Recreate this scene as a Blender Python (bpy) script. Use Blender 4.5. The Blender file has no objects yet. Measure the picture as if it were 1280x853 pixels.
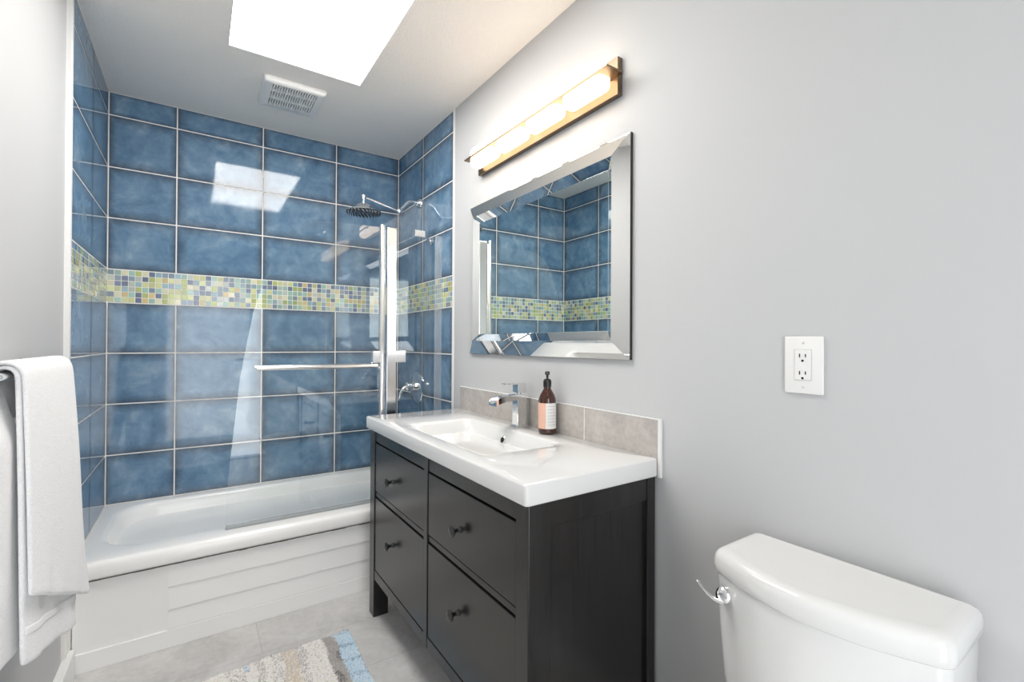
import bpy, bmesh, math, random
from mathutils import Vector, Matrix
random.seed(7)
S = bpy.context.scene
COL = S.collection

# ------------------------------------------------------------------ camera
cam_d = bpy.data.cameras.new('camera')
cam = bpy.data.objects.new('camera', cam_d)
COL.objects.link(cam)
YAW, PITCH, ROLL = 0.5969, 0.0053, 0.0052
cy, sy, cp, sp = math.cos(YAW), math.sin(YAW), math.cos(PITCH), math.sin(PITCH)
fwd = Vector((sy*cp, cy*cp, sp)); right = Vector((cy, -sy, 0)); up = right.cross(fwd)
r2 = right*math.cos(ROLL) + up*math.sin(ROLL)
u2 = up*math.cos(ROLL) - right*math.sin(ROLL)
M = Matrix.Identity(4)
for i in range(3):
    M[i][0] = r2[i]; M[i][1] = u2[i]; M[i][2] = -fwd[i]
M.translation = Vector((-1.1462, 0.0, 1.235))
cam.matrix_world = M
cam_d.sensor_fit = 'HORIZONTAL'
cam_d.sensor_width = 36.0
cam_d.lens = 580.92*36.0/1280.0
cam_d.clip_start = 0.02
S.camera = cam

# ------------------------------------------------------------------ light and exposure
S.view_settings.view_transform = 'Standard'
S.view_settings.look = 'None'
S.view_settings.exposure = 0.97
S.view_settings.gamma = 1.0
S.view_settings.use_curve_mapping = False
S.cycles.use_denoising = True
S.cycles.max_bounces = 14
S.cycles.diffuse_bounces = 8
S.cycles.glossy_bounces = 8
S.cycles.transparent_max_bounces = 16
S.cycles.caustics_reflective = False
S.cycles.caustics_refractive = False
SKYLIGHT_E = 7.0      # daylight through the frosted skylight pane
SHADE_E = 2.9         # lamps in the vanity light
WORLD_E = 1.0
DOOR_W = 8.5         # daylight from the room beyond the open doorway
w = bpy.data.worlds.new('world'); S.world = w; w.use_nodes = True
w.node_tree.nodes['Background'].inputs[0].default_value = (0.80, 0.90, 1.0, 1)
w.node_tree.nodes['Background'].inputs[1].default_value = WORLD_E

# ------------------------------------------------------------------ measures
W = 1.52            # alcove width (x from -W to 0)
D = 3.0856          # tiled back wall
H = 2.4995          # ceiling
F = 1.235           # eye height, used for the tile courses
WL = -1.533         # painted left wall
YR = -0.85          # rear wall
YT = 2.262          # near edge of the tiles
COURSE = [1.2645, 1.1488, 0.8849, 0.6264, 0.3668, 0.1982, -0.0599, -0.3186, -0.5771, -0.8267]
COURSE = [F+c for c in COURSE]
COLS = [-1.2383, -0.8275, -0.4127]
YJ = 2.669

# ------------------------------------------------------------------ materials
def srgb(r, g, b):
    def f(c):
        c /= 255.0
        return c/12.92 if c <= 0.04045 else ((c+0.055)/1.055)**2.4
    return (f(r), f(g), f(b), 1.0)

class NT:
    def __init__(s, name):
        s.m = bpy.data.materials.new(name); s.m.use_nodes = True
        s.t = s.m.node_tree; s.n = s.t.nodes; s.l = s.t.links
        s.b = s.n['Principled BSDF']; s.out = s.n['Material Output']
    def new(s, typ, **kw):
        x = s.n.new(typ)
        for k, v in kw.items(): setattr(x, k, v)
        return x
    def link(s, a, b): s.l.new(a, b)
    def coord(s, which='Object'): return s.new('ShaderNodeTexCoord').outputs[which]
    def noise(s, scale, detail=3, rough=.55, vec=None, dist=0):
        x = s.new('ShaderNodeTexNoise'); x.inputs['Scale'].default_value = scale
        x.inputs['Detail'].default_value = detail; x.inputs['Roughness'].default_value = rough
        x.inputs['Distortion'].default_value = dist
        s.link(vec if vec is not None else s.coord(), x.inputs['Vector']); return x.outputs['Fac']
    def math(s, op, a, b=None, clamp=False):
        x = s.new('ShaderNodeMath', operation=op); x.use_clamp = clamp
        for i, v in enumerate((a, b)):
            if v is None: continue
            if isinstance(v, (int, float)): x.inputs[i].default_value = v
            else: s.link(v, x.inputs[i])
        return x.outputs[0]
    def ramp(s, fac, stops):
        x = s.new('ShaderNodeValToRGB'); e = x.color_ramp.elements
        while len(e) < len(stops): e.new(0.5)
        for i, (p, c) in enumerate(stops): e[i].position = p; e[i].color = c
        s.link(fac, x.inputs[0]); return x.outputs[0]
    def mix(s, fac, a, b, mode='MIX'):
        x = s.new('ShaderNodeMix', data_type='RGBA', blend_type=mode)
        for i, v in ((0, fac), (6, a), (7, b)):
            if isinstance(v, (int, float)): x.inputs[i].default_value = v
            elif isinstance(v, tuple): x.inputs[i].default_value = v
            else: s.link(v, x.inputs[i])
        return x.outputs[2]
    def bump(s, h, strength=.2, dist=.002):
        x = s.new('ShaderNodeBump'); x.inputs['Strength'].default_value = strength
        x.inputs['Distance'].default_value = dist
        s.link(h, x.inputs['Height']); s.link(x.outputs[0], s.b.inputs['Normal'])
    def set(s, **kw):
        for k, v in kw.items():
            k = {'base': 'Base Color', 'rough': 'Roughness', 'metal': 'Metallic', 'ior': 'IOR', 'coat': 'Coat Weight',
                 'coatr': 'Coat Roughness', 'sheen': 'Sheen Weight', 'trans': 'Transmission Weight', 'spec': 'Specular IOR Level',
                 'emis': 'Emission Color', 'es': 'Emission Strength', 'sss': 'Subsurface Weight'}[k]
            if hasattr(v, 'is_linked'): s.link(v, s.b.inputs[k])
            else: s.b.inputs[k].default_value = v
        return s

def simple(name, col, rough=.5, metal=0, nscale=0, namp=.04, **kw):
    n = NT(name)
    if nscale:
        c = n.mix(n.noise(nscale), tuple([x*(1-namp) for x in col[:3]]+[1]), tuple([min(1, x*(1+namp)) for x in col[:3]]+[1]))
        n.set(base=c, rough=rough, metal=metal, **kw)
    else: n.set(base=col, rough=rough, metal=metal, **kw)
    return n.m

def m_paint(name, col, bs=420, strength=.12):
    n = NT(name)
    n.set(base=n.mix(n.noise(2.2), tuple([x*.98 for x in col[:3]]+[1]), tuple([x*1.02 for x in col[:3]]+[1])), rough=.62, spec=.3)
    n.bump(n.noise(bs, 2), strength, .0008); return n.m
M_WALL = m_paint('wall_paint', (0.560, 0.564, 0.571, 1))
def m_ceiling():
    n = NT('ceiling_texture'); n.set(base=(.93, .895, .85, 1), rough=.85, spec=.15)
    a = n.ramp(n.noise(95, 4, .6), [(.42, (0, 0, 0, 1)), (.62, (1, 1, 1, 1))])
    n.bump(a, .45, .004); return n.m
M_CEIL = m_ceiling()
M_WHITE = simple('white_trim_paint', (.82, .82, .81, 1), .4, 0, 30, .02)
M_GROUT = simple('white_grout', (.88, .86, .83, 1), .75, 0, 120, .05)

def m_tile():
    n = NT('blue_glazed_tile')
    at = n.new('ShaderNodeAttribute', attribute_name='tint')
    sep = n.new('ShaderNodeSeparateColor'); n.link(at.outputs['Color'], sep.inputs[0])
    co = n.coord()
    off = n.new('ShaderNodeVectorMath', operation='ADD'); n.link(co, off.inputs[0])
    sc = n.new('ShaderNodeVectorMath', operation='SCALE'); n.link(at.outputs['Color'], sc.inputs[0]); sc.inputs[3].default_value = 17.0
    n.link(sc.outputs[0], off.inputs[1]); v = off.outputs[0]
    big = n.noise(6.5, 5, .58, v, .6); mid = n.noise(22, 5, .62, v, .4)
    f = n.math('ADD', n.math('MULTIPLY', big, .72), n.math('MULTIPLY', mid, .30))
    c = n.ramp(f, [(.30, srgb(80, 109, 136)), (.45, srgb(97, 131, 160)), (.56, srgb(116, 148, 175)), (.70, srgb(150, 173, 190))])
    c = n.mix(n.math('MULTIPLY', sep.outputs[0], .14), c, srgb(84, 108, 136))
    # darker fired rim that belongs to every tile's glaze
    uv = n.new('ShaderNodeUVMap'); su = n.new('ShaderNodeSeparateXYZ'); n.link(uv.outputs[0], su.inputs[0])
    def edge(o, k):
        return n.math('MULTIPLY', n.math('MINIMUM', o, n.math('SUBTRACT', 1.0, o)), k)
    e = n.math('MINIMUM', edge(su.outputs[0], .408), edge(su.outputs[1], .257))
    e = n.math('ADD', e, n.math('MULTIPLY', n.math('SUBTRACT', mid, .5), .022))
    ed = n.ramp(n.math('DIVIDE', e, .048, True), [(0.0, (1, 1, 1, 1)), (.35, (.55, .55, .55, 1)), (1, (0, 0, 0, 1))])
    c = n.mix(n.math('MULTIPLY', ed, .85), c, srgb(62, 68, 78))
    n.set(base=c, rough=.055, ior=1.55)
    n.bump(n.noise(9, 2, .4), .05, .006)
    return n.m
M_TILE = m_tile()
def m_mosaic():
    n = NT('glass_mosaic')
    at = n.new('ShaderNodeAttribute', attribute_name='tint')
    c = n.mix(n.math('MULTIPLY', n.noise(130, 4), .2), at.outputs['Color'], (.9, .9, .82, 1))
    n.set(base=c, rough=.12, ior=1.5, coat=.4, coatr=.05); return n.m
M_MOS = m_mosaic()

def m_floor():
    n = NT('grey_stone_floor')
    a = n.noise(3.5, 6, .62, None, .8); b = n.noise(38, 5, .65)
    f = n.math('ADD', n.math('MULTIPLY', a, .7), n.math('MULTIPLY', b, .3))
    c = n.ramp(f, [(.32, srgb(176, 174, 172)), (.5, srgb(200, 198, 197)), (.66, srgb(216, 214, 213))])
    at = n.new('ShaderNodeAttribute', attribute_name='tint')
    c = n.mix(1.0, c, at.outputs['Color'], 'MULTIPLY')
    n.set(base=c, rough=.42); n.bump(b, .1, .001); return n.m
M_FLOOR = m_floor()
M_CHROME = simple('chrome', (.86, .87, .88, 1), .06, 1)
M_ALU = simple('polished_aluminium', (.88, .87, .86, 1), .16, 1)
M_NICKEL = simple('brushed_bronze_nickel', (.23, .17, .115, 1), .38, 1)
M_ACRYL = simple('white_acrylic', (.91, .905, .89, 1), .2, 0, 8, .006)
M_APRON = simple('white_apron_panel', (.87, .865, .855, 1), .3, 0, 8, .006)
M_CERAM = simple('white_ceramic', (.74, .74, .735, 1), .07, 0, 8, .004, coat=.3, coatr=.04)
M_TANK = simple('white_vitreous_china', (.76, .76, .752, 1), .1, 0, 8, .004, coat=.3, coatr=.05)
def m_wood():
    n = NT('black_brown_wood')
    mp = n.new('ShaderNodeMapping'); n.link(n.coord(), mp.inputs[0]); mp.inputs['Scale'].default_value = (40, 40, 2.2)
    g = n.noise(3.0, 6, .6, mp.outputs[0], .5)
    n.set(base=n.ramp(g, [(.3, srgb(17, 16, 16)), (.7, srgb(38, 36, 36))]), rough=.25, spec=.6)
    n.bump(g, .3, .0006); return n.m
M_WOOD = m_wood()
M_DARK = simple('dark_gap', (.012, .011, .011, 1), .8)
M_BLACKM = simple('black_backing', (.02, .018, .016, 1), .35)
M_KNOB = simple('dark_pewter', (.10, .10, .10, 1), .28, 1)
M_MIRROR = simple('mirror_silver', (.83, .90, .875, 1), .0, 1)
M_MIRRORF = simple('mirror_frame_silver', (.90, .91, .90, 1), .012, 1)
def m_glass(name, tint, refl=1.0):
    n = NT(name); n.n.remove(n.b)
    geo = n.new('ShaderNodeNewGeometry')
    d = n.new('ShaderNodeVectorMath', operation='DOT_PRODUCT'); n.link(geo.outputs['Normal'], d.inputs[0]); n.link(geo.outputs['Incoming'], d.inputs[1])
    c = n.math('ABSOLUTE', d.outputs['Value'])
    f = n.math('ADD', .04*refl, n.math('MULTIPLY', .96, n.math('POWER', n.math('SUBTRACT', 1.0, c), 5.0)))
    t = n.new('ShaderNodeBsdfTransparent'); t.inputs[0].default_value = tint
    g = n.new('ShaderNodeBsdfGlossy'); g.inputs['Roughness'].default_value = .01; g.inputs[0].default_value = (1, 1, 1, 1)
    mx = n.new('ShaderNodeMixShader'); n.link(f, mx.inputs[0]); n.link(t.outputs[0], mx.inputs[1]); n.link(g.outputs[0], mx.inputs[2])
    n.link(mx.outputs[0], n.out.inputs[0]); return n.m
M_GLASS = m_glass('clear_glass', (.985, .993, .99, 1))
def m_semi(name, col, amount):
    n = NT(name); t = n.new('ShaderNodeBsdfTransparent'); n.set(base=col, rough=.2)
    mx = n.new('ShaderNodeMixShader'); mx.inputs[0].default_value = amount
    n.link(t.outputs[0], mx.inputs[1]); n.link(n.b.outputs[0], mx.inputs[2]); n.link(mx.outputs[0], n.out.inputs[0]); return n.m
M_GEDGE = m_semi('glass_edge', (.75, .85, .83, 1), .30)
M_SEAL = m_semi('clear_vinyl_seal', (.42, .44, .44, 1), .5)
M_STRIP = m_semi('clear_wall_strip', (.80, .83, .86, 1), .20)
def m_emit(name, col, e):
    n = NT(name); n.set(base=(.9, .9, .9, 1), rough=.3, emis=col, es=e); return n.m
M_SKY = m_emit('frosted_skylight_pane', (1.0, .975, .935, 1), SKYLIGHT_E)
M_SHADE = m_emit('lit_opal_glass', (1.0, .77, .54, 1), SHADE_E)
M_PLASTIC = simple('white_plastic', (.84, .835, .82, 1), .35)
M_TOWEL = None
def m_towel():
    n = NT('white_terry')
    a = n.noise(240, 3, .75); b = n.noise(60, 3)
    n.set(base=n.mix(n.ramp(a, [(.35, (0, 0, 0, 1)), (.6, (1, 1, 1, 1))]), (.86, .86, .87, 1), (.96, .96, .965, 1)), rough=.95, sheen=.3, spec=.1)
    n.bump(n.math('ADD', a, n.math('MULTIPLY', b, .6)), .42, .004); return n.m
M_TOWEL = m_towel()
def m_splash():
    n = NT('beige_stone_tile')
    a = n.math('ADD', n.math('MULTIPLY', n.noise(9, 4, .6), .5), n.math('MULTIPLY', n.noise(55, 6, .7), .5))
    n.set(base=n.ramp(a, [(.33, srgb(164, 158, 153)), (.5, srgb(184, 178, 173)), (.67, srgb(200, 195, 190))]), rough=.4)
    n.bump(a, .1, .001); return n.m
M_SPLASH = m_splash()
M_AMBER = simple('amber_bottle_glass', srgb(62, 28, 14), .06, 0, 0, coat=.5, coatr=.03)
M_PUMP = simple('black_pump_plastic', (.016, .016, .016, 1), .3)
M_PINK = simple('pink_label_paper', srgb(232, 186, 164), .6)
M_LABEL = simple('pale_label_paper', srgb(232, 231, 228), .6)
M_PRINT = simple('grey_label_print', srgb(168, 170, 172), .6)
def m_rug():
    n = NT('woven_rug_yarn')
    at = n.new('ShaderNodeAttribute', attribute_name='tint')
    a = n.noise(260, 3, .7)
    c = n.mix(n.math('MULTIPLY', a, .25), at.outputs['Color'], (.85, .83, .80, 1))
    n.set(base=c, rough=.95, spec=.1); n.bump(a, .6, .003); return n.m
M_RUG = m_rug()

# ------------------------------------------------------------------ builders
def Bm(): return bmesh.new()
def empty(name, label, cat, loc, group=None):
    o = bpy.data.objects.new(name, None); COL.objects.link(o); o.location = loc
    o.empty_display_size = .1
    tag(o, label, cat, group); return o
def tag(o, label, cat, group=None):
    o['label'] = label; o['category'] = cat
    if group: o['group'] = group
    return o
def root_loc(p):
    v = Vector((0, 0, 0))
    while p is not None: v = v + Vector(p.location); p = p.parent
    return v
def obj(name, bm, mat, parent=None, smooth=None, loc=None, label=None):
    """all geometry is written in world coordinates; it is moved to the parent's (or its own) base here"""
    me = bpy.data.meshes.new(name)
    base = root_loc(parent) if parent is not None else Vector(loc) if loc is not None else Vector((0, 0, 0))
    bmesh.ops.translate(bm, verts=bm.verts, vec=-base)
    bm.to_mesh(me); bm.free()
    for m in (mat if isinstance(mat, (list, tuple)) else [mat]): me.materials.append(m)
    if smooth is not None:
        me.set_sharp_from_angle(angle=math.radians(smooth))
        for p in me.polygons: p.use_smooth = True
    o = bpy.data.objects.new(name, me); COL.objects.link(o)
    if parent is not None: o.parent = parent
    elif loc is not None: o.location = loc
    if label: o['label'] = label
    return o
def struct(name, bm, mat, parent=None, smooth=None):
    o = obj(name, bm, mat, parent, smooth)
    if parent is None: o['kind'] = 'structure'
    return o
def box(bm, x0, x1, y0, y1, z0, z1, r=0, seg=2):
    t = bmesh.new()
    bmesh.ops.create_cube(t, size=1)
    for v in t.verts:
        v.co = Vector((x0 if v.co.x < 0 else x1, y0 if v.co.y < 0 else y1, z0 if v.co.z < 0 else z1))
    if r > 0:
        r = min(r, .49*min(abs(x1-x0), abs(y1-y0), abs(z1-z0)))
        bmesh.ops.bevel(t, geom=list(t.edges), offset=r, segments=seg, profile=.5, affect='EDGES')
    bmesh.ops.recalc_face_normals(t, faces=t.faces)
    add(bm, t); return bm
def add(bm, t):
    me = bpy.data.meshes.new('tmp'); t.to_mesh(me); t.free(); bm.from_mesh(me); bpy.data.meshes.remove(me)
def lathe(bm, prof, origin, axis='z', seg=32, cap=True):
    """prof: (radius, height) along axis"""
    ax = {'z': (Vector((1, 0, 0)), Vector((0, 1, 0)), Vector((0, 0, 1))), 'x': (Vector((0, 1, 0)), Vector((0, 0, 1)), Vector((1, 0, 0))),
          '-x': (Vector((0, 0, 1)), Vector((0, 1, 0)), Vector((-1, 0, 0))), 'y': (Vector((0, 0, 1)), Vector((1, 0, 0)), Vector((0, 1, 0)))}
    e = ax[axis] if isinstance(axis, str) else axis
    o = Vector(origin); rings = []
    for r, h in prof:
        if r < 1e-6: rings.append([bm.verts.new(o+e[2]*h)])
        else: rings.append([bm.verts.new(o+e[2]*h+(e[0]*math.cos(2*math.pi*k/seg)+e[1]*math.sin(2*math.pi*k/seg))*r) for k in range(seg)])
    bridge(bm, rings, cap)
    return bm
def bridge(bm, rings, cap=True, closed=True):
    for a, b in zip(rings, rings[1:]):
        n = max(len(a), len(b)); m = n if closed else n-1
        for k in range(m):
            k2 = (k+1) % n
            if len(a) == 1: q = [a[0], b[k2], b[k]]
            elif len(b) == 1: q = [a[k], a[k2], b[0]]
            else: q = [a[k], a[k2], b[k2], b[k]]
            try: bm.faces.new(q)
            except ValueError: pass
    if cap:
        for rr in (rings[0], rings[-1]):
            if len(rr) > 2:
                try: bm.faces.new(rr)
                except ValueError: pass
    bmesh.ops.recalc_face_normals(bm, faces=bm.faces)
def smooth_path(pts, n=8):
    P = [Vector(p) for p in pts]; out = []
    for i in range(len(P)-1):
        p0, p1, p2, p3 = P[max(0, i-1)], P[i], P[i+1], P[min(len(P)-1, i+2)]
        for k in range(n):
            t = k/n
            out.append(.5*((2*p1)+(p2-p0)*t+(2*p0-5*p1+4*p2-p3)*t*t+(3*p1-p0-3*p2+p3)*t**3))
    out.append(P[-1]); return out
def tube(bm, pts, rad, seg=16, sx=1.0, sz=1.0, cap=True):
    t = bmesh.new(); P = [Vector(p) for p in pts]; rings = []
    R = rad if isinstance(rad, (list, tuple)) else [rad]*len(P)
    ref = None
    for i, p in enumerate(P):
        d = (P[min(i+1, len(P)-1)]-P[max(i-1, 0)]).normalized()
        if ref is None: ref = Vector((0, 0, 1)) if abs(d.z) < .9 else Vector((0, 1, 0))
        a = d.cross(ref).normalized(); b = a.cross(d).normalized(); ref = b
        rings.append([t.verts.new(p+(a*math.cos(2*math.pi*k/seg)*sx+b*math.sin(2*math.pi*k/seg)*sz)*R[i]) for k in range(seg)])
    bridge(t, rings, cap); add(bm, t); return bm
def rrect(x0, x1, y0, y1, r, n=8):
    """n+1 points on each rounded corner, counter-clockwise"""
    out = []
    for cx, cy_, a0 in ((x1-r, y1-r, 0), (x0+r, y1-r, 90), (x0+r, y0+r, 180), (x1-r, y0+r, 270)):
        for k in range(n+1):
            a = math.radians(a0+90*k/n); out.append((cx+r*math.cos(a), cy_+r*math.sin(a)))
    return out
def ring_z(bm, pts, z): return [bm.verts.new((x, y, z)) for x, y in pts]
def prism(bm, poly, fn, d0, d1):
    """poly of 2-D points; fn(a, b, d) -> world point"""
    t = bmesh.new()
    A = [t.verts.new(fn(a, b, d0)) for a, b in poly]; B = [t.verts.new(fn(a, b, d1)) for a, b in poly]
    t.faces.new(A); t.faces.new(B[::-1])
    n = len(poly)
    for k in range(n): t.faces.new([A[k], B[k], B[(k+1) % n], A[(k+1) % n]])
    bmesh.ops.recalc_face_normals(t, faces=t.faces); add(bm, t); return bm

# ================================================================== the room
bm = Bm(); box(bm, WL-.1, .1, YR-.1, D+.1, -.12, -.004)
floor = struct('floor', bm, simple('floor_joint', srgb(150, 147, 143), .8))
# stone-look floor tiles 0.61 x 0.305, half-offset rows, running to the rear wall
bm = Bm(); lay = bm.loops.layers.float_color.new('tint')
row = 0; y = 2.083+.305
while y > YR:
    off = -.92 if row % 2 == 0 else -.615
    x = off-.61*3
    while x < 0:
        a0, a1, b0, b1 = max(x, WL)+.0006, min(x+.61, 0)-.0006, max(y-.305, YR)+.0006, min(y, 2.335)-.0006
        if a1-a0 > .01 and b1-b0 > .01:
            vs = [bm.verts.new(p) for p in ((a0, b0, 0), (a1, b0, 0), (a1, b1, 0), (a0, b1, 0))]
            f = bm.faces.new(vs); t = random.uniform(.94, 1.03)
            for l in f.loops: l[lay] = (t, t, t*.995, 1)
        x += .61
    y -= .305; row += 1
obj('floor_tiles', bm, M_FLOOR, floor)

SKX0, SKX1, SKY0, SKY1 = -1.044, -.486, 1.14, 2.313
bm = Bm(); zc = H+.12
for a in ((WL-.1, SKX0, YR-.1, D+.1), (SKX1, .1, YR-.1, D+.1), (SKX0, SKX1, YR-.1, SKY0), (SKX0, SKX1, SKY1, D+.1)):
    box(bm, a[0], a[1], a[2], a[3], H, zc)
struct('ceiling', bm, M_CEIL)
# skylight: curb and frosted pane
bm = Bm()
t = .004
for a in ((SKX0+.0005, SKX0+t, SKY0+.0005, SKY1-.0005), (SKX1-t, SKX1-.0005, SKY0+.0005, SKY1-.0005), (SKX0+t, SKX1-t, SKY0+.0005, SKY0+t), (SKX0+t, SKX1-t, SKY1-t, SKY1-.0005)):
    box(bm, a[0], a[1], a[2], a[3], H+.001, H+.075)
sky = struct('window_1', bm, M_WHITE)
bm = Bm(); box(bm, SKX0+t, SKX1-t, SKY0+t, SKY1-t, H+.022, H+.030); obj('skylight_pane', bm, M_SKY, sky)

# painted walls
bm = Bm(); box(bm, 0, .12, YR-.1, YT-.018, 0, H); struct('wall_right', bm, M_WALL)
wall_right = bpy.data.objects['wall_right']
bm = Bm(); box(bm, WL-.12, WL, YR-.1, YT-.018, 0, H); wall_left = struct('wall_left', bm, M_WALL)
# rear wall with an open doorway behind the camera
DX0, DX1, DZ = -1.45, -.55, 2.05
bm = Bm()
box(bm, WL, DX0, YR-.1, YR, 0, H); box(bm, DX1, 0, YR-.1, YR, 0, H); box(bm, DX0, DX1, YR-.1, YR, DZ, H)
wall_rear = struct('wall_rear', bm, M_WALL)
bm = Bm()
for a in ((DX0-.07, DX0, 0, DZ+.07), (DX1, DX1+.07, 0, DZ+.07), (DX0, DX1, DZ, DZ+.07)):
    box(bm, a[0], a[1], YR, YR+.016, a[2], a[3], .004)
struct('door_1', bm, M_WHITE)
ld = bpy.data.lights.new('doorway_daylight', 'AREA'); ld.shape = 'RECTANGLE'; ld.size = .88; ld.size_y = 2.0; ld.energy = DOOR_W; ld.color = (1, .98, .95)
lo = bpy.data.objects.new('doorway_daylight', ld); COL.objects.link(lo); lo.location = ((DX0+DX1)/2, YR-.06, 1.03)
lo.rotation_euler = Vector((0, 1, 0)).to_track_quat('-Z', 'Y').to_euler()

# ---- tiled alcove
def tile_patch(bm, luv, lcol, fn, a0, a1, b0, b1, full, depth=.0012, chamfer=.0012):
    """one glazed tile from (a0,b0) to (a1,b1); fn(a,b,d): d = distance in front of the grout plane"""
    c = chamfer
    o = [(a0, b0), (a1, b0), (a1, b1), (a0, b1)]
    i = [(a0+c, b0+c), (a1-c, b0+c), (a1-c, b1-c), (a0+c, b1-c)]
    R0 = [bm.verts.new(fn(a, b, -.002)) for a, b in o]
    R1 = [bm.verts.new(fn(a, b, depth-c*.7)) for a, b in o]
    R2 = [bm.verts.new(fn(a, b, depth)) for a, b in i]
    fs = [bm.faces.new(R2)]
    for A, B_ in ((R0, R1), (R1, R2)):
        for k in range(4): fs.append(bm.faces.new([A[k], A[(k+1) % 4], B_[(k+1) % 4], B_[k]]))
    if luv is not None:
        fa0, fa1, fb0, fb1 = full
        inv = {}
        for q, ring in ((o, R0), (o, R1), (i, R2)):
            for (a, b), v in zip(q, ring): inv[v] = ((a-fa0)/(fa1-fa0), (b-fb0)/(fb1-fb0))
    return fs, (inv if luv is not None else None)
PALETTE = [((206, 208, 140), 20), ((176, 188, 92), 12), ((150, 190, 176), 14), ((118, 142, 164), 14), ((70, 92, 136), 9), ((88, 112, 140), 8),
           ((226, 220, 186), 12), ((214, 186, 118), 6), ((130, 168, 180), 12), ((196, 204, 196), 8)]
PAL = [srgb(*c) for c, n in PALETTE for _ in range(n)]
G = .003
def tiled_wall(name_parent, fn, ajoints, flip=False):
    bm = Bm(); luv = bm.loops.layers.uv.new('UVMap'); lc = bm.loops.layers.float_color.new('tint')
    rows = [(COURSE[k+1], COURSE[k]) for k in range(len(COURSE)-1) if k != 4]
    for b0, b1 in rows:
        for a0, a1 in zip(ajoints, ajoints[1:]):
            tn = (random.random(), random.random(), random.random(), 1)
            g0 = G; fs, inv = tile_patch(bm, luv, lc, fn, a0+g0, a1-g0, b0+g0, b1-g0, (a0, a1, b0, b1))
            for f in fs:
                for l in f.loops: l[luv].uv = inv[l.vert]; l[lc] = tn
    bmesh.ops.recalc_face_normals(bm, faces=bm.faces)
    obj('tile_field', bm, M_TILE, name_parent)
    bm = Bm(); lc = bm.loops.layers.float_color.new('tint')
    zb, zt = COURSE[5]+.001, COURSE[4]-.001; ph = (zt-zb)/6; A0, A1 = ajoints[0], ajoints[-1]
    n = round((A1-A0)/.0278); pw = (A1-A0)/n
    for i in range(n):
        for j in range(6):
            c = random.choice(PAL); k = random.uniform(.68, 1.02); c = tuple(min(1, x*k) for x in c[:3])+(1,)
            fs, _ = tile_patch(bm, None, None, fn, A0+i*pw+.0015, A0+(i+1)*pw-.0015, zb+j*ph+.0015, zb+(j+1)*ph-.0015, None, .0014, .0008)
            for f in fs:
                for l in f.loops: l[lc] = c
    bmesh.ops.recalc_face_normals(bm, faces=bm.faces)
    obj('mosaic_band', bm, M_MOS, name_parent)
T = .0012
bm = Bm(); box(bm, WL-.12, .12, D+T, D+.12, 0, H); wall_back = struct('wall_back', bm, M_GROUT)
tiled_wall(wall_back, lambda a, b, d: (a, D+T-d, b), [-W]+COLS+[0])
bm = Bm(); box(bm, T, .12, YT-.006, D+T, 0, H); wr = obj('tiled_end', bm, M_GROUT, wall_right)
tiled_wall(wall_right, lambda a, b, d: (T-d, a, b), [YT, YJ, D])
bm = Bm(); box(bm, WL-.12, -W-T, YT-.006, D+T, 0, H); obj('tiled_end', bm, M_GROUT, wall_left)
tiled_wall(wall_left, lambda a, b, d: (-W-T+d, a, b), [YT, YJ, D])
# white edge trims where the tile stops
bm = Bm(); box(bm, -.003, .012, YT-.020, YT+.001, .40, H, .002); struct('trim_1', bm, M_WHITE)
bm = Bm(); box(bm, WL-.004, -W+.003, YT-.022, YT+.001, .40, H, .002); struct('trim_2', bm, M_WHITE)
# baseboards
def baseboard(name, x0, x1, y0, y1, h=.105):
    bm = Bm(); box(bm, x0, x1, y0, y1, 0, h, .004); struct(name, bm, M_WHITE)
baseboard('baseboard_left', WL, WL+.028, YR+.02, 2.315)
baseboard('baseboard_right', -.014, 0, YR+.02, .88)

# ================================================================== bathtub
tub = empty('bathtub', 'white bathtub filling the blue-tiled alcove, with a stepped panelled front', 'bathtub', (-W/2, 2.7, 0))
RZ = .407
bm = Bm(); n = 10
rings = []
x0, x1, y0, y1 = -W+.0005, -.0005, 2.315, D-.0005
def rz(dx, dy0, r, z, dy1=None):
    rings.append(ring_z(bm, rrect(x0+dx, x1-dx, y0+dy0, y1-(dx if dy1 is None else dy1), r, n), z))
rz(0, .010, .004, .338, 0); rz(0, .002, .004, .345, 0); rz(0, 0, .004, .352, 0); rz(0, 0, .004, .388, 0); rz(0, .004, .006, .398, 0); rz(0, .012, .008, .4045, 0); rz(0, .022, .01, RZ, 0)
bx0, bx1, by0, by1 = -1.462, -.085, 2.435, 3.035
def basin(a, b, c, d, r, z): rings.append(ring_z(bm, rrect(a, b, c, d, r, n), z))
basin(bx0-.012, bx1+.012, by0-.012, by1+.010, .17, RZ)
basin(bx0, bx1, by0, by1, .165, RZ-.003)
basin(bx0+.010, bx1-.008, by0+.010, by1-.008, .16, RZ-.014)
basin(bx0+.022, bx1-.014, by0+.018, by1-.014, .155, RZ-.04)
basin(bx0+.09, bx1-.05, by0+.045, by1-.04, .14, .22)
basin(bx0+.15, bx1-.08, by0+.065, by1-.06, .13, .12)
basin(bx0+.20, bx1-.12, by0+.10, by1-.09, .11, .09)
bridge(bm, rings, True)
obj('tub_shell', bm, M_ACRYL, tub, 40)
bm = Bm()
YA = 2.335
box(bm, -W+.001, -.001, YA, YA+.02, .070, .345, .003)
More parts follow.
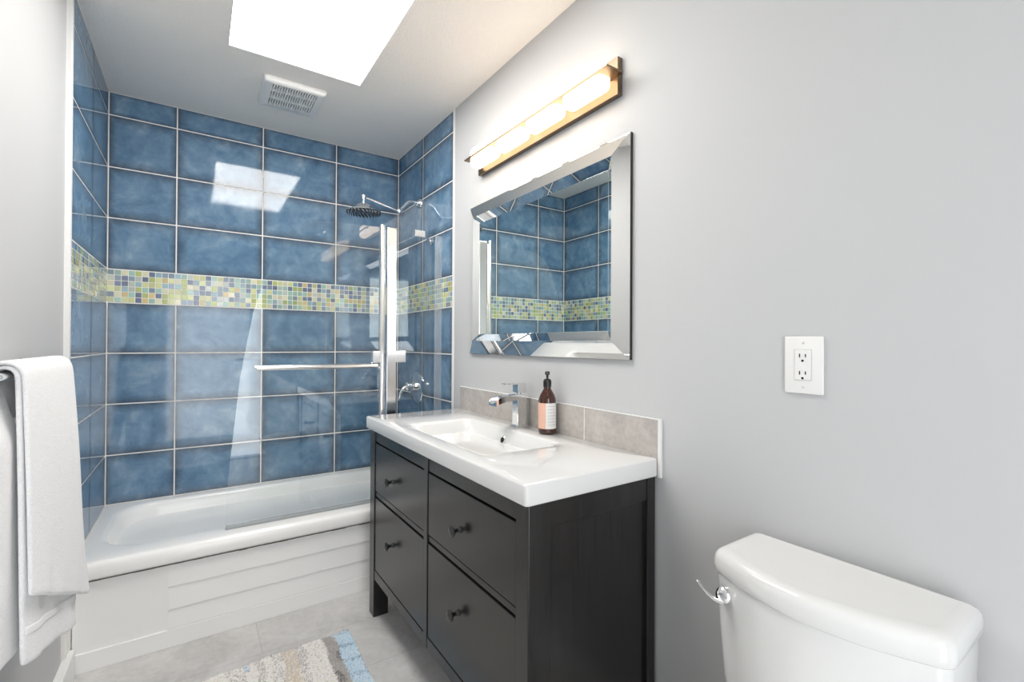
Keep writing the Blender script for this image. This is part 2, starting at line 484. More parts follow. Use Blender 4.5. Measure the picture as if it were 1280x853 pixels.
# raised clapboard ledges pressed into the panel
def ledge(zb, zt, xl):
    t = bmesh.new()
    prof = [(YA+.002, zb), (YA-.006, zb+.002), (YA-.007, zb+.006), (YA-.0015, zt), (YA+.002, zt)]
    A = [t.verts.new((xl, y, z)) for y, z in prof]; B = [t.verts.new((-.002, y, z)) for y, z in prof]
    t.faces.new(A); t.faces.new(B[::-1])
    for k in range(5): t.faces.new([A[k], B[k], B[(k+1) % 5], A[(k+1) % 5]])
    bmesh.ops.recalc_face_normals(t, faces=t.faces); add(bm, t)
ledge(.241, .336, -1.232); ledge(.150, .239, -1.232); ledge(.0695, .148, -1.232)
obj('apron', bm, M_APRON, tub)
bm = Bm(); box(bm, -W+.001, -.001, YA-.0085, YA+.02, .0005, .071, .001); obj('kickboard', bm, M_APRON, tub)
# cracked dark caulk line under the rim
bm = Bm()
for k in range(46):
    x = -1.50+k*.032; hgt = random.choice([.0006, .0008, .0015, .0025]); box(bm, x, x+.0325, 2.3185, YA+.004, .3372-hgt, .3385)
obj('caulk_gap', bm, simple('aged_caulk', srgb(104, 96, 88), .9), tub, label='cracked dark caulk line')

# ================================================================== glass bath screen
GY = 2.40
scr = empty('bath_screen', 'clear glass bath screen with curved top standing on the tub rim', 'shower screen', (-.29, GY, RZ))
gl = [(-1.036, .424), (-1.026, .627), (-.983, 1.077), (-.935, 1.365), (-.891, 1.522), (-.859, 1.616), (-.811, 1.726), (-.780, 1.768), (-.744, 1.797), (-.705, 1.817), (-.669, 1.828), (-.60, 1.835), (-.50, 1.838), (-.357, 1.840), (-.357, .424)]
def pane(poly, name, th=.006):
    t = bmesh.new()
    A = [t.verts.new((a, GY-th/2, b)) for a, b in poly]; B = [t.verts.new((a, GY+th/2, b)) for a, b in poly]
    f1 = t.faces.new(A); f2 = t.faces.new(B[::-1]); n_ = len(poly); side = []
    for k in range(n_):
        f = t.faces.new([A[k], B[k], B[(k+1) % n_], A[(k+1) % n_]]); f.material_index = 1
    bmesh.ops.recalc_face_normals(t, faces=t.faces)
    return obj(name, t, [M_GLASS, M_GEDGE], scr)
pane(gl, 'glass_panel')
pane([(-.266, .424), (-.038, .424), (-.038, 1.842), (-.266, 1.842)], 'glass_panel')
bm = Bm(); box(bm, -1.034, -.357, GY-.006, GY+.006, RZ+.0005, RZ+.018, .002); obj('bottom_seal', bm, M_SEAL, scr)
bm = Bm(); box(bm, -.268, -.04, GY-.006, GY+.006, RZ+.0005, RZ+.018, .002); obj('bottom_seal', bm, M_SEAL, scr)
bm = Bm(); lathe(bm, [(0, 0), (.0165, 0), (.0165, 1.442), (.014, 1.446), (0, 1.446)], (-.340, GY, RZ+.0005), 'z', 24); obj('pivot_post', bm, M_ALU, scr, 40)
bm = Bm(); box(bm, -.318, -.266, GY-.014, GY+.014, RZ+.0005, 1.845, .004); obj('hinge_profile', bm, M_ALU, scr)
for xa, xb in ((-.392, -.352), (-.272, -.212)):
    bm = Bm(); box(bm, xa, xb, GY-.014, GY+.014, 1.130, 1.193, .003); obj('hinge_clamp', bm, M_ALU, scr)
bm = Bm(); box(bm, -.166, -.104, GY-.013, GY+.013, 1.817, 1.853, .003); tc = obj('brace_clamp', bm, M_ALU, scr)
bm = Bm(); tube(bm, [(-.112, GY+.012, 1.834), (-.010, 2.53, 1.834)], .007, 12); lathe(bm, [(0, 0), (.021, 0), (.021, .006), (.012, .012), (0, .012)], (-.0005, 2.532, 1.834), '-x', 24)
obj('wall_brace', bm, M_CHROME, scr, 40)
bm = Bm(); box(bm, -.040, -.0008, GY-.009, GY+.009, RZ+.002, 1.838, .002); obj('wall_strip', bm, M_STRIP, scr)
for yy in (GY-.046, GY+.046):
    bm = Bm(); tube(bm, [(-.922, yy, 1.117), (-.378, yy, 1.117)], .0105, 20); hb = obj('handle_bar', bm, M_ALU, scr, 40)
    for xx in (-.862, -.458):
        s_ = -1 if yy < GY else 1
        bm = Bm(); tube(bm, [(xx, GY+s_*.0035, 1.117), (xx, yy, 1.117)], .009, 16); obj('standoff', bm, M_CHROME, hb, 40)

# ================================================================== shower head, valve
sh = empty('rain_shower', 'chrome rain shower head on a jointed arm at the tiled right wall', 'shower head', (0, 2.705, 2.10))
bm = Bm(); lathe(bm, [(0, 0), (.030, 0), (.030, .004), (.024, .012), (.014, .022), (0, .022)], (-.0006, 2.705, 2.100), '-x', 28); obj('flange', bm, M_CHROME, sh, 40)
bm = Bm(); tube(bm, smooth_path([(-.016, 2.705, 2.100), (-.055, 2.705, 2.104), (-.085, 2.705, 2.090), (-.112, 2.705, 2.058), (-.132, 2.705, 2.035)], 6), .0105, 16); obj('wall_arm', bm, M_CHROME, sh, 60)
bm = Bm(); lathe(bm, [(0, -.017), (.012, -.014), (.017, -.006), (.017, .006), (.012, .014), (0, .017)], (-.137, 2.703, 2.030), 'y', 24)
obj('swivel_joint', bm, M_CHROME, sh, 60)
bm = Bm(); tube(bm, [(-.137, 2.702, 2.030), (-.350, 2.700, 2.076)], .0062, 14); obj('extension_arm', bm, M_CHROME, sh, 60)
bm = Bm()
lathe(bm, [(0, -.016), (.011, -.013), (.0155, -.005), (.0155, .005), (.011, .013), (0, .016)], (-.352, 2.700, 2.079), 'y', 24)
lathe(bm, [(0, 0), (.008, 0), (.010, .008), (.007, .014), (.010, .020), (.0085, .028), (.006, .034), (0, .034)], (-.352, 2.700, 2.040), 'z', 20)
obj('neck', bm, M_CHROME, sh, 50)
bm = Bm(); lathe(bm, [(0, .056), (.014, .055), (.034, .048), (.050, .036), (.060, .020), (.064, .010), (.100, .006), (.102, .002), (.100, 0), (0, 0)], (-.352, 2.700, 1.987), 'z', 48); hd = obj('head_plate', bm, M_CHROME, sh, 40)
bm = Bm()
for rr, k in ((.02, 6), (.04, 12), (.06, 18), (.078, 24), (.093, 30)):
    for i in range(k):
        a = 2*math.pi*i/k
        lathe(bm, [(.0028, 0), (.0022, -.008), (0, -.008)], (-.352+rr*math.cos(a), 2.700+rr*math.sin(a), 1.9872), 'z', 8)
nz = obj('nozzles', bm, simple('dark_rubber', (.03, .03, .03, 1), .5), hd, 40)

sv = empty('shower_valve', 'round chrome shower valve with a lever handle, low on the tiled right wall', 'shower valve', (0, 2.738, .958))
bm = Bm(); lathe(bm, [(0, 0), (.100, 0), (.100, .004), (.092, .010), (.04, .012), (0, .012)], (-.0006, 2.738, .958), '-x', 48); obj('escutcheon', bm, M_CHROME, sv, 40)
bm = Bm(); lathe(bm, [(.026, 0), (.026, .018), (.022, .022), (.022, .034), (.027, .038), (.027, .058), (.020, .066), (0, .066)], (-.011, 2.738, .965), '-x', 28); obj('hub', bm, M_CHROME, sv, 40)
bm = Bm(); tube(bm, smooth_path([(-.060, 2.738, .966), (-.090, 2.738, .957), (-.112, 2.736, .925), (-.120, 2.735, .885)], 6), [.013]*6+[.012]*6+[.009]*6+[.007], 16, 1.0, .8); obj('lever', bm, M_CHROME, sv, 60)

# ================================================================== vanity cabinet
VX, VY0, VY1 = -.48, .905, 2.135
van = empty('vanity_cabinet', 'black-brown four-drawer vanity cabinet on legs under the white sink', 'cabinet', ((VX)/2, (VY0+VY1)/2, 0))
bm = Bm()
for (a, b) in ((VY0, VY0+.056), (VY1-.066, VY1)):      # front stiles run down as legs
    pass
def leg(xa, xb, ya, yb):
    bm = Bm(); box(bm, xa, xb, ya, yb, .0005, .8415, .0025); obj('leg', bm, M_WOOD, van)
leg(VX, VX+.068, VY0, VY0+.055); leg(VX, VX+.068, VY1-.060, VY1); leg(-.046, -.012, VY0, VY0+.055); leg(-.046, -.012, VY1-.060, VY1)
bm = Bm()
box(bm, VX+.0055, VX+.03, VY0+.05, VY1-.05, .790, .8415, .002)          # top rail
box(bm, VX+.006, VX+.03, VY0+.05, VY1-.05, .547, .5675, .0015)        # middle rail
box(bm, VX+.003, VX+.03, VY0+.05, VY1-.05, .172, .2145, .002)         # bottom rail
box(bm, VX+.001, VX+.03, 1.5005, 1.5305, .172, .841, .002)            # centre divider
obj('face_frame', bm, M_WOOD, van)
for yy, nm in ((VY0, 'right'), (VY1, 'left')):
    s_ = 1 if yy == VY0 else -1
    bm = Bm()
    ya, yb = sorted((yy+s_*.004, yy+s_*.028)); box(bm, VX+.06, -.04, ya, yb, .775, .8415, .002); box(bm, VX+.06, -.04, ya, yb, .172, .225, .002)
    ya, yb = sorted((yy+s_*.012, yy+s_*.028)); box(bm, VX+.06, -.04, ya, yb, .20, .79)
    obj('side_panel', bm, M_WOOD, van)
bm = Bm(); box(bm, VX+.034, -.015, VY0+.03, VY1-.03, .205, .785); obj('carcass', bm, M_DARK, van, label='dark inside of the cabinet')
for (ya, yb, za, zb, ky, kz, sc_) in ((1.534, 2.071, .5705, .7845, 1.846, .666, 1), (1.534, 2.071, .218, .5405, 1.843, .408, 1), (.963, 1.497, .5705, .7845, 1.262, .666, 1), (.963, 1.497, .218, .5405, 1.272, .408, 1)):
    bm = Bm(); box(bm, VX+.004, VX+.024, ya, yb, za, zb, .002)
    d = obj('drawer', bm, M_WOOD, van)
    bm = Bm(); lathe(bm, [(0, .0355), (.006, .035), (.0155, .032), (.0175, .029), (.0165, .026), (.009, .021), (.0055, .016), (.0055, .008), (.010, .003), (.010, 0), (0, 0)], (VX+.0038, ky, kz), '-x', 28)
    obj('knob', bm, M_KNOB, d, 40)

# ---- washbasin
CX, CY0, CY1, CZ0, CZ1 = -.495, .896, 2.155, .842, .897
sink = empty('washbasin', 'white ceramic basin top with a wide rectangular bowl on the black vanity', 'sink', (-.25, 1.525, CZ0))
bm = Bm(); n = 8; rings = []
def rr(a, b, c, d, r, z): rings.append(ring_z(bm, rrect(a, b, c, d, r, n), z))
X1 = -.0115
rr(CX+.015, X1-.01, CY0+.015, CY1-.015, .004, CZ0+.0005)
rr(CX+.004, X1, CY0+.004, CY1-.004, .010, CZ0+.0005); rr(CX+.001, X1, CY0+.001, CY1-.001, .010, CZ0+.003); rr(CX, X1, CY0, CY1, .010, CZ0+.006)
rr(CX, X1, CY0, CY1, .010, CZ1-.006); rr(CX+.002, X1, CY0+.002, CY1-.002, .010, CZ1-.002); rr(CX+.006, X1-.002, CY0+.006, CY1-.006, .010, CZ1)
BX0, BX1, BY0, BY1 = -.425, -.118, 1.205, 1.850
rr(BX0-.020, BX1+.006, BY0-.045, BY1+.008, .046, CZ1)
rr(BX0-.004, BX1, BY0-.010, BY1, .044, CZ1-.0022)
rr(BX0+.010, BX1-.005, BY0+.020, BY1-.006, .042, CZ1-.007)
rr(BX0+.020, BX1-.018, BY0+.040, BY1-.024, .040, CZ1-.046)
rr(BX0+.035, BX1-.028, BY0+.075, BY1-.042, .040, CZ1-.080)
rr(BX0+.060, BX1-.050, BY0+.110, BY1-.080, .036, CZ1-.094)
rr(BX0+.10, BX1-.10, BY0+.25, BY1-.25, .03, CZ1-.099)
bridge(bm, rings, True)
obj('basin', bm, M_CERAM, sink, 45)
# overflow ring set in the back slope of the bowl
ax = Vector((-.93, 0, .36)).normalized(); e1 = Vector((0, 1, 0)); e2 = ax.cross(e1).normalized()
OF = Vector((-.1385, 1.545, .8525))
bm = Bm(); lathe(bm, [(.0165, -.004), (.0165, .002), (.0145, .0035), (.0108, .002), (.0100, -.004)], OF, (e1, e2, ax), 28, False); ov = obj('overflow_ring', bm, M_CHROME, sink, 50)
bm = Bm(); lathe(bm, [(.0103, .0), (.0103, .0012), (0, .0012)], OF, (e1, e2, ax), 24); obj('overflow_hole', bm, M_DARK, ov)
bm = Bm(); lathe(bm, [(0, .003), (.024, .003), (.028, .001), (.028, 0), (0, 0)], (-.272, 1.525, CZ1-.0985), 'z', 28); obj('drain', bm, M_CHROME, sink, 40)

# ---- backsplash (a run of tiles with a white edge strip)
bs = empty('backsplash', 'low strip of beige-grey stone tiles on the wall behind the basin', 'backsplash', (0, 1.525, CZ1))
ZB, ZT = .840, 1.009
for ya, yb in ((.8985, 1.214), (1.217, 1.549), (1.552, 2.150)):
    bm = Bm(); box(bm, -.0105, -.0008, ya, yb, ZB, ZT, .001); obj('tile', bm, M_SPLASH, bs)
bm = Bm(); box(bm, -.0099, -.0006, .8988, 2.1495, ZB+.001, ZT-.001); obj('grout', bm, M_GROUT, bs, label='pale grout joint')
bm = Bm(); box(bm, -.0115, -.0006, .888, .8984, ZB-.002, ZT+.003, .0015); box(bm, -.0115, -.0006, .8984, 2.152, ZT+.0002, ZT+.003, .001); obj('edge_strip', bm, M_WHITE, bs, label='white metal edge strip')

# ---- faucet
fa = empty('faucet', 'square chrome waterfall faucet standing behind the bowl', 'faucet', (-.055, 1.548, CZ1))
FX, FY = -.056, 1.548
bm = Bm(); box(bm, FX-.029, FX+.029, FY-.026, FY+.026, CZ1, CZ1+.006, .0015); obj('base_plate', bm, M_CHROME, fa)
bm = Bm(); box(bm, FX-.022, FX+.022, FY-.020, FY+.020, CZ1+.005, 1.030, .002); obj('body', bm, M_CHROME, fa)
bm = Bm()
t = bmesh.new(); prof = [(-.01, 1.030, 1.008, .020), (-.045, 1.028, 1.006, .021), (-.075, 1.026, 1.004, .024), (-.100, 1.024, 1.001, .027), (-.118, 1.018, .996, .029), (-.128, 1.008, .990, .029)]
rings = []
for dx, zt, zb, hw in prof:
    rings.append([t.verts.new((FX+dx, FY-hw, zb)), t.verts.new((FX+dx, FY+hw, zb)), t.verts.new((FX+dx, FY+hw, zt)), t.verts.new((FX+dx, FY+hw-.005, zt)), t.verts.new((FX+dx, FY+hw-.006, zb+.008)),
                  t.verts.new((FX+dx, FY-hw+.006, zb+.008)), t.verts.new((FX+dx, FY-hw+.005, zt)), t.verts.new((FX+dx, FY-hw, zt))])
bridge(t, rings, True); add(bm, t); obj('spout', bm, M_CHROME, fa)
bm = Bm(); box(bm, FX-.021, FX+.021, FY-.020, FY+.020, 1.036, 1.072, .002); lathe(bm, [(.012, 0), (.012, .010)], (FX, FY, 1.028), 'z', 16); hn = obj('handle', bm, M_CHROME, fa)
bm = Bm(); box(bm, FX-.075, FX+.021, FY-.017, FY+.017, 1.070, 1.0755, .0015); obj('lever', bm, M_CHROME, hn)

# ---- soap bottle
BXc, BYc = -.052, 1.372
sb = empty('soap_bottle', 'amber pump bottle with a pink and white label beside the faucet', 'soap bottle', (BXc, BYc, CZ1))
bm = Bm(); lathe(bm, [(0, 0), (.029, 0), (.0325, .004), (.033, .010), (.033, .123), (.0315, .133), (.027, .146), (.020, .158), (.0145, .166), (.0135, .172), (.0135, .180), (0, .180)], (BXc, BYc, CZ1+.0003), 'z', 40); obj('bottle', bm, M_AMBER, sb, 50)
def arc_label(a0, a1, z0, z1, r, name, mat, parent, th=.0005):
    bm = Bm(); k = 24; rings = []
    for i in range(k+1):
        a = math.radians(a0+(a1-a0)*i/k); c, s_ = math.cos(a), math.sin(a)
        rings.append([bm.verts.new((BXc+c*q, BYc+s_*q, z)) for q, z in ((r, z0), (r+th, z0), (r+th, z1), (r, z1))])
    bridge(bm, rings, True); return obj(name, bm, mat, parent, 60)
# direction from the bottle to the viewer is about 231 degrees
lb = arc_label(120, 222, CZ1+.022, CZ1+.117, .0331, 'label', M_PINK, sb); lb['label'] = 'pink half of the label'
lw = arc_label(222, 330, CZ1+.022, CZ1+.117, .0331, 'label', M_LABEL, sb); lw['label'] = 'white half of the label'
for k in range(7):
    arc_label(233, 300-8*(k % 3), CZ1+.036+k*.0115, CZ1+.0372+k*.0115, .0336, 'print_line', M_PRINT, lw, .0002)
bm = Bm(); lathe(bm, [(0, .176), (.0155, .176), (.0155, .199), (.013, .201), (.013, .203), (.0105, .205), (.0045, .206), (.0045, .214), (0, .214)], (BXc, BYc, CZ1), 'z', 28); obj('pump_collar', bm, M_PUMP, sb, 40)
bm = Bm(); lathe(bm, [(0, 0), (.0045, 0), (.0045, .012), (.009, .014), (.0095, .024), (.007, .027), (0, .027)], (BXc, BYc, CZ1+.207), 'z', 24)
tube(bm, smooth_path([(BXc, BYc, CZ1+.226), (BXc-.018, BYc-.022, CZ1+.226), (BXc-.023, BYc-.028, CZ1+.221)], 4), .0042, 12); obj('pump_head', bm, M_PUMP, sb, 40)

# ================================================================== mirror
mi = empty('wall_mirror', 'large wall mirror in a wide mirrored frame, hung above the basin', 'mirror', (0, 1.525, 1.546))
MY0, MY1, MZ0, MZ1 = 1.006, 2.046, 1.184, 1.910
def rect_at(i, x): return [(x, MY0+i, MZ0+i), (x, MY1-i, MZ0+i), (x, MY1-i, MZ1-i), (x, MY0+i, MZ1-i)]
bm = Bm(); box(bm, -.012, -.0008, MY0, MY1, MZ0, MZ1, .001); obj('backing', bm, M_BLACKM, mi, label='black backing edge')
RX = -.033
def strip(name, i0, xa, i1, xb):
    A, B_ = rect_at(i0, xa), rect_at(i1, xb)
    for k in range(4):
        bm = Bm(); k2 = (k+1) % 4
        q = [Vector(p) for p in (A[k], A[k2], B_[k2], B_[k])]
        nrm = (q[1]-q[0]).cross(q[3]-q[0]).normalized()
        if nrm.x > 0: nrm = -nrm
        c = sum(q, Vector())/4
        fr = [bm.verts.new(p+(c-p)*.0015) for p in q]; bk = [bm.verts.new(Vector((-.0115, p.y, p.z))-Vector((.0003 if p.x > -.0118 else 0, 0, 0))*0) for p in q]
        bm.faces.new(fr)
        for j in range(4):
            try: bm.faces.new([fr[j], fr[(j+1) % 4], bk[(j+1) % 4], bk[j]])
            except ValueError: pass
        bm.faces.new(bk[::-1])
        bmesh.ops.recalc_face_normals(bm, faces=bm.faces)
        obj(name, bm, M_MIRRORF, mi)
strip('frame_strip', .0005, -.0125, .062, RX)
strip('bevel_strip', .062, RX, .0945, -.0125)
i = .0945
bm = Bm(); box(bm, -.0135, -.0115, MY0+i, MY1-i, MZ0+i, MZ1-i); obj('mirror_glass', bm, M_MIRROR, mi)

# ================================================================== vanity light
vl = empty('vanity_light', 'lit four-lamp bronze bar light on the wall above the mirror', 'wall light', (0, 1.5, 2.108))
bm = Bm(); box(bm, -.022, -.0008, 1.052, 1.950, 2.046, 2.170, .001); obj('back_plate', bm, M_NICKEL, vl)
bm = Bm(); box(bm, -.0945, -.0215, 1.030, 1.962, 2.1035, 2.1095, .0008); obj('blade', bm, M_NICKEL, vl)
for k in range(4):
    yc = 1.168+k*.222
    bm = Bm(); box(bm, -.0865, -.024, yc-.096, yc+.096, 2.062, 2.156, .022, 6); obj('lamp_shade', bm, M_SHADE, vl, 40)

# ================================================================== outlet
ot = empty('wall_outlet', 'white double wall outlet on the grey wall above the toilet', 'outlet', (0, .501, 1.188))
bm = Bm(); box(bm, -.0065, -.0005, .460, .542, 1.124, 1.2545, .003, 3); obj('cover_plate', bm, M_PLASTIC, ot, 40)
bm = Bm(); box(bm, -.0067, -.006, .4833, .5197, 1.1543, 1.2252); obj('gap_shadow_line', bm, simple('painted_gap_shadow', (.56, .55, .54, 1), .7), ot, label='thin painted shadow line around the receptacle')  # grey sheet behind the insert, its edge colour standing for the gap's shadow
bm = Bm(); box(bm, -.0090, -.006, .4845, .5185, 1.1555, 1.2240, .001); rc = obj('receptacle', bm, M_PLASTIC, ot)
for zc_ in (1.211, 1.1715):
    for yy, hh in ((.5075, .0042), (.4952, .0036)):
        bm = Bm(); box(bm, -.0093, -.0080, yy-.0012, yy+.0012, zc_-hh, zc_+hh); obj('slot', bm, M_DARK, rc)
    bm = Bm(); lathe(bm, [(.0027, 0), (.0027, .0013), (0, .0013)], (-.0080, .5013, zc_-.0118), '-x', 16); obj('ground_hole', bm, M_DARK, rc)
for zc_ in (1.2395, 1.139):
    bm = Bm(); lathe(bm, [(.0028, 0), (.0026, .0010), (0, .0012)], (-.0062, .501, zc_), '-x', 16); obj('screw', bm, simple('painted_screw', (.62, .62, .60, 1), .4), ot, 40)

# ================================================================== ceiling fan grille
fg = empty('exhaust_fan', 'square white slotted exhaust fan cover on the ceiling beside the skylight', 'exhaust fan', (-.75, 2.6, H))
fx0, fx1, fy0, fy1 = -.893, -.606, 2.455, 2.745
bm = Bm(); rings = []
def fr_(i, z, r): rings.append(ring_z(bm, rrect(fx0+i, fx1-i, fy0+i, fy1-i, r, 5), z))
sx0, sx1, sy0, sy1 = -.853, -.646, 2.480, 2.700
fr_(0, H-.0005, .016); fr_(.001, H-.012, .016); fr_(.005, H-.021, .015); fr_(.011, H-.0255, .012)
rings.append(ring_z(bm, rrect(sx0, sx1, sy0, sy1, .002, 5), H-.027)); rings.append(ring_z(bm, rrect(sx0, sx1, sy0, sy1, .002, 5), H-.018))
bridge(bm, rings, False); obj('cover', bm, M_PLASTIC, fg, 40)
bm = Bm(); nsl = 18; pt = (sx1-sx0)/nsl
for k in range(nsl+1):
    xx = sx0+k*pt; box(bm, xx-pt*.29, xx+pt*.29, sy0-.001, sy1+.001, H-.0268, H-.012)
for yy in (sy0+(sy1-sy0)*.30, sy0+(sy1-sy0)*.67): box(bm, sx0, sx1, yy-.006, yy+.006, H-.0266, H-.012)
obj('slats', bm, M_PLASTIC, fg)
bm = Bm(); box(bm, sx0-.004, sx1+.004, sy0-.004, sy1+.004, H-.010, H-.0008); obj('dark_duct', bm, M_DARK, fg)

# ================================================================== toilet
to = empty('toilet', 'white toilet with its cistern against the grey wall', 'toilet', (-.3, .405, 0))
def bowed(yl, yr, xb, xf, bow, rb, rf, n_=14):
    """outline seen from above: flat back at xb, front at xf bowed outward"""
    pts = []
    def corner(c, r, a0, a1, k=5):
        for i_ in range(k+1):
            a = math.radians(a0+(a1-a0)*i_/k); pts.append((c[0]+r*math.cos(a), c[1]+r*math.sin(a)))
    corner((xb-rb, yl-rb), rb, 0, 90); corner((xf+rf, yl-rf), rf, 90, 172)
    for i_ in range(1, n_):
        t_ = i_/n_; yv = yl-rf*.9-(yl-yr-1.8*rf)*t_; pts.append((xf-bow*(1-(2*t_-1)**2), yv))
    corner((xf+rf, yr+rf), rf, 188, 270); corner((xb-rb, yr+rb), rb, 270, 360)
    return pts
def off(pts, d, c=(-.12, .405)):
    out = []
    for x, y in pts:
        out.append((x+(1 if x < c[0] else -1)*min(d, abs(x-c[0])*.9), y+(1 if y < c[1] else -1)*min(d, abs(y-c[1])*.9)))
    return out
bm = Bm()
lid = bowed(.603, .205, -.018, -.208, .046, .012, .028)
rings = []
for z, d in ((.7395, .006), (.7403, .002), (.744, 0), (.756, -.0005), (.768, 0), (.7765, .002), (.7825, .006), (.7862, .012), (.7876, .020), (.7872, .026), (.7868, .030)):
    rings.append(ring_z(bm, off(lid, d), z))
bridge(bm, rings, True); obj('cistern_lid', bm, M_TANK, to, 60)
bm = Bm(); rings = []
for z, d in ((.40, .035), (.41, .028), (.52, .014), (.62, .008), (.70, .0055), (.7392, .005)):
    rings.append(ring_z(bm, off(lid, d), z))
bridge(bm, rings, True); obj('cistern', bm, M_TANK, to, 60)
bm = Bm(); LY, LZ, LX = .566, .700, -.2085
lathe(bm, [(0, 0), (.0185, 0), (.0185, .004), (.015, .011), (.008, .014), (0, .014)], (LX, LY, LZ), '-x', 28); fl = obj('flush_button', bm, M_CHROME, to, 50, label='chrome lever boss')
bm = Bm(); tube(bm, smooth_path([(LX-.012, LY-.006, LZ-.009), (LX-.020, LY+.010, LZ-.008), (LX-.026, LY+.030, LZ+.004), (LX-.028, LY+.048, LZ+.020)], 6), [.0065]*6+[.006]*6+[.005]*6+[.003], 14, 1.0, .6); obj('flush_lever', bm, M_CHROME, fl, 60)
# bowl, seat and pedestal (below the frame, seen only from other positions)
def oval(cx_, hw, xb, xf, z, k=36):
    out = []
    for i_ in range(k):
        a = 2*math.pi*i_/k; c, s_ = math.cos(a), math.sin(a)
        out.append((cx_+(xb-cx_ if c > 0 else cx_-xf)*c, .405+hw*s_*(1 if c < 0 else (1-.12*c*c)), z))
    return out
bm = Bm(); rings = []
for z, hw, xb, xf in ((.0005, .115, -.17, -.56), (.03, .11, -.17, -.55), (.16, .105, -.15, -.56), (.26, .14, -.12, -.62), (.34, .175, -.06, -.68), (.385, .185, -.03, -.70), (.395, .182, -.03, -.695)):
    rings.append([bm.verts.new(p) for p in oval(-.40, hw, xb, xf, z)])
for z, hw, xb, xf in ((.395, .13, -.27, -.64), (.36, .12, -.28, -.62), (.26, .08, -.32, -.54), (.20, .04, -.38, -.46)):
    rings.append([bm.verts.new(p) for p in oval(-.43, hw, xb, xf, z)])
bridge(bm, rings, True); obj('bowl', bm, M_TANK, to, 60)
for nm, z0, z1 in (('seat', .396, .414), ('seat_lid', .415, .436)):
    bm = Bm(); rings = []
    for z, d in ((z0, .006), (z0+.004, 0), (z1-.006, 0), (z1, .008)):
        rings.append([bm.verts.new(p) for p in oval(-.44, .185-d, -.26+d*0, -.705+d, z)])
    bridge(bm, rings, True); obj(nm, bm, M_PLASTIC, to, 60)

# ================================================================== towel bar and towel
BX, BZ = -1.452, 1.165
tb = empty('towel_bar', 'chrome towel bar on the left wall, holding the white towel', 'towel bar', (WL, 1.355, BZ))
bm = Bm(); tube(bm, [(BX, .965, BZ), (BX, 1.745, BZ)], .0095, 20); obj('bar', bm, M_CHROME, tb, 60)
for yy in (.975, 1.738):
    bm = Bm(); lathe(bm, [(0, 0), (.025, 0), (.025, .006), (.017, .012), (.012, .020), (.012, .070), (.016, .078), (.016, .094), (.010, .100), (0, .100)], (WL+.0006, yy, BZ), 'x', 28); obj('bracket', bm, M_CHROME, tb, 50)

tw = empty('bath_towel', 'white terry towel folded over the chrome bar on the left wall', 'towel', (BX, 1.5, BZ))
def cloth(name, fn, nu, nv, th=.008, mat=M_TOWEL):
    bm = Bm(); g = [[bm.verts.new(fn(i_/nu, j/nv)) for i_ in range(nu+1)] for j in range(nv+1)]
    for j in range(nv):
        for i_ in range(nu): bm.faces.new([g[j][i_], g[j][i_+1], g[j+1][i_+1], g[j+1][i_]])
    bmesh.ops.recalc_face_normals(bm, faces=bm.faces)
    o = obj(name, bm, mat, tw, 180)
    m = o.modifiers.new('thickness', 'SOLIDIFY'); m.thickness = th; m.offset = 0; m.use_rim = True
    m2 = o.modifiers.new('soft', 'SUBSURF'); m2.levels = 1; m2.render_levels = 1
    return o
def lerp(a, b, t): return a+(b-a)*t
def wob(y, z, k=1.0): return .0035*k*math.sin(y*23+z*4)+.0025*k*math.sin(y*41-z*7+1.3)
R_ = .0175
def front(u, v, nearb, farb, xn, xf, yn, yf, yfar_top, R_=R_, back=.10):
    """u along the bar (near to far), v from the wall side over the bar and down to the hem"""
    if v < .12:       # wall side, rising
        t_ = v/.12; x = BX-R_-.002; z = lerp(BZ-back, BZ, t_); y = lerp(1.288, yfar_top, u); return (x, y, z)
    if v < .28:
        a = math.pi*(1-(v-.12)/.16); y = lerp(1.288, yfar_top, u)
        return (BX+R_*math.cos(a), y, BZ+R_*math.sin(a)*1.05)
    t_ = (v-.28)/.72
    zb = lerp(nearb, farb, u)
    z = lerp(BZ, zb, t_)
    y = lerp(lerp(1.288, yn, t_), lerp(yfar_top, yf, t_**1.6), u)
    x = lerp(BX+R_, lerp(xn, xf, u), t_**.8)+wob(y, z)*t_+.004*math.sin(u*6.5)*t_
    return (x, y, z)
inner = cloth('inner_fold', lambda u, v: front(u, v, .600, .462, -1.424, -1.410, 1.284, 1.712, 1.70, .0175), 26, 44, .009)
def band(u, v):
    x, y, z = front(.012+u*.976, .905+v*.022, .600, .462, -1.424, -1.410, 1.284, 1.712, 1.70, .0175)
    return (x+.0045, y, z)
hb_ = cloth('hem_band', band, 26, 3, .004); hb_.parent = inner
cloth('outer_fold', lambda u, v: front(u, v, .735, .515, -1.413, -1.394, 1.283, 1.775, 1.712, .027, .07), 26, 44, .009)
def back_(u, v):
    y = lerp(1.02, lerp(1.345, 1.385, v), u); z = lerp(BZ-.004, lerp(.66, .600+.035*max(0, (u-.8)/.2)**2, u), v)
    x = lerp(BX-.017, lerp(-1.430, -1.4495, u), min(1, max(0, v-.05)*6.0))+wob(y, z, .8)*v
    return (x, y, z)
cloth('back_fold', back_, 24, 40, .010)
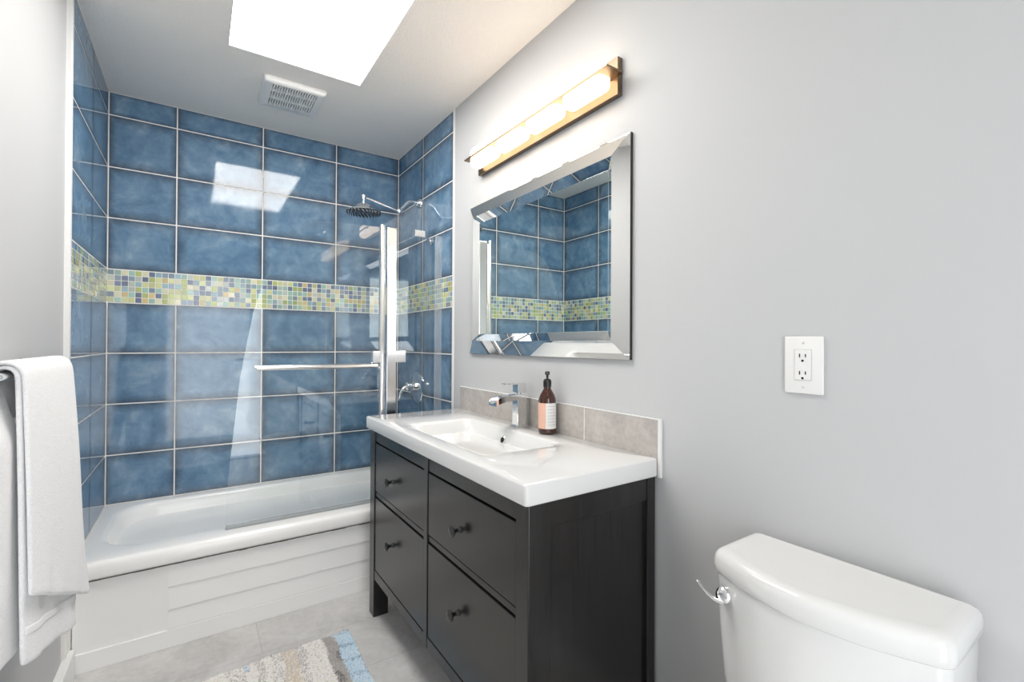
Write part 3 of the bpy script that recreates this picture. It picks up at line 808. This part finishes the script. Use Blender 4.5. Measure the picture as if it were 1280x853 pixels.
# ================================================================== rug
rg = bpy.data.meshes.new('bath_rug')
bm = Bm(); lay = bm.loops.layers.float_color.new('tint')
RX0, RX1, RY0, RY1 = -1.30, -.598, 1.25, 2.036
stripes = [(-.60, -.668, 'blue'), (-.668, -.712, 'grey'), (-.712, -.785, 'white'), (-.785, -.815, 'speck'), (-.815, -.865, 'beige'), (-.865, -.90, 'speck2'), (-.90, -.93, 'white'), (-.93, -.955, 'speck'), (-.955, -.975, 'white'),
           (-.975, -.99, 'bluebit'), (-.99, -1.05, 'speck2'), (-1.05, -1.12, 'white'), (-1.12, -1.16, 'grey'), (-1.16, -1.23, 'beige'), (-1.23, -1.31, 'white')]
C_ = {'blue': srgb(190, 217, 236), 'blue2': srgb(128, 164, 194), 'grey': srgb(158, 153, 150), 'dark': srgb(92, 90, 90), 'white': srgb(236, 233, 229), 'beige': srgb(212, 198, 180), 'mid': srgb(176, 172, 168)}
def rug_col(x, y):
    x += .004*math.sin(y*31)+random.uniform(-.004, .004)
    kind = 'white'
    for a, b, k in stripes:
        if b <= x <= a: kind = k
    q = random.random()
    if kind == 'blue':
        band = abs(math.sin(y*33+x*9)) > .93
        return C_['blue2'] if (band and q < .5) or q < .03 else C_['blue'] if q < .9 else C_['white']
    if kind == 'grey':
        blot = math.sin(y*27+1)*math.sin(x*70+y*9)
        return C_['dark'] if blot > .55 and q < .7 else C_['mid'] if q < .3 else C_['grey']
    if kind == 'beige': return C_['beige'] if q < .72 else C_['mid'] if q < .82 else C_['white']
    if kind == 'speck': return C_['mid'] if q < .4 else C_['grey'] if q < .5 else C_['white']
    if kind == 'speck2': return C_['mid'] if q < .25 else C_['dark'] if q < .29 else C_['white']
    if kind == 'bluebit': return (C_['blue2'] if q < .45 else C_['blue'] if q < .6 else C_['white']) if math.sin(y*19) > .1 else C_['white']
    return C_['white'] if q < .88 else C_['mid'] if q < .93 else C_['beige']
st = .0034; nx = int((RX1-RX0)/st); ny = int((RY1-RY0)/st)
grid = {}; vcol = {}
for i_ in range(nx+1):
    for j in range(ny+1):
        x = RX0+i_*st; y = RY0+j*st; e = min(i_, nx-i_, j, ny-j)
        hgt = .0008 if e == 0 else .008+random.uniform(0, .006)
        skew = -.030*((RX1-x)/.7)**2 + .004*math.sin(x*40)
        vv = grid[i_, j] = bm.verts.new((x+random.uniform(-.0012, .0012)+.004*math.sin(y*17), y+skew*((y-RY0)/(RY1-RY0))+random.uniform(-.0012, .0012), hgt)); vcol[vv] = rug_col(x, y)
for i_ in range(nx):
    for j in range(ny):
        f = bm.faces.new([grid[i_, j], grid[i_+1, j], grid[i_+1, j+1], grid[i_, j+1]])
        for l in f.loops: l[lay] = vcol[l.vert]
bpy.data.meshes.remove(rg)
ro = obj('bath_rug', bm, M_RUG, None, 180, loc=(-.95, 1.64, 0))
tag(ro, 'striped bath rug in white, beige, grey and pale blue on the grey floor', 'rug')
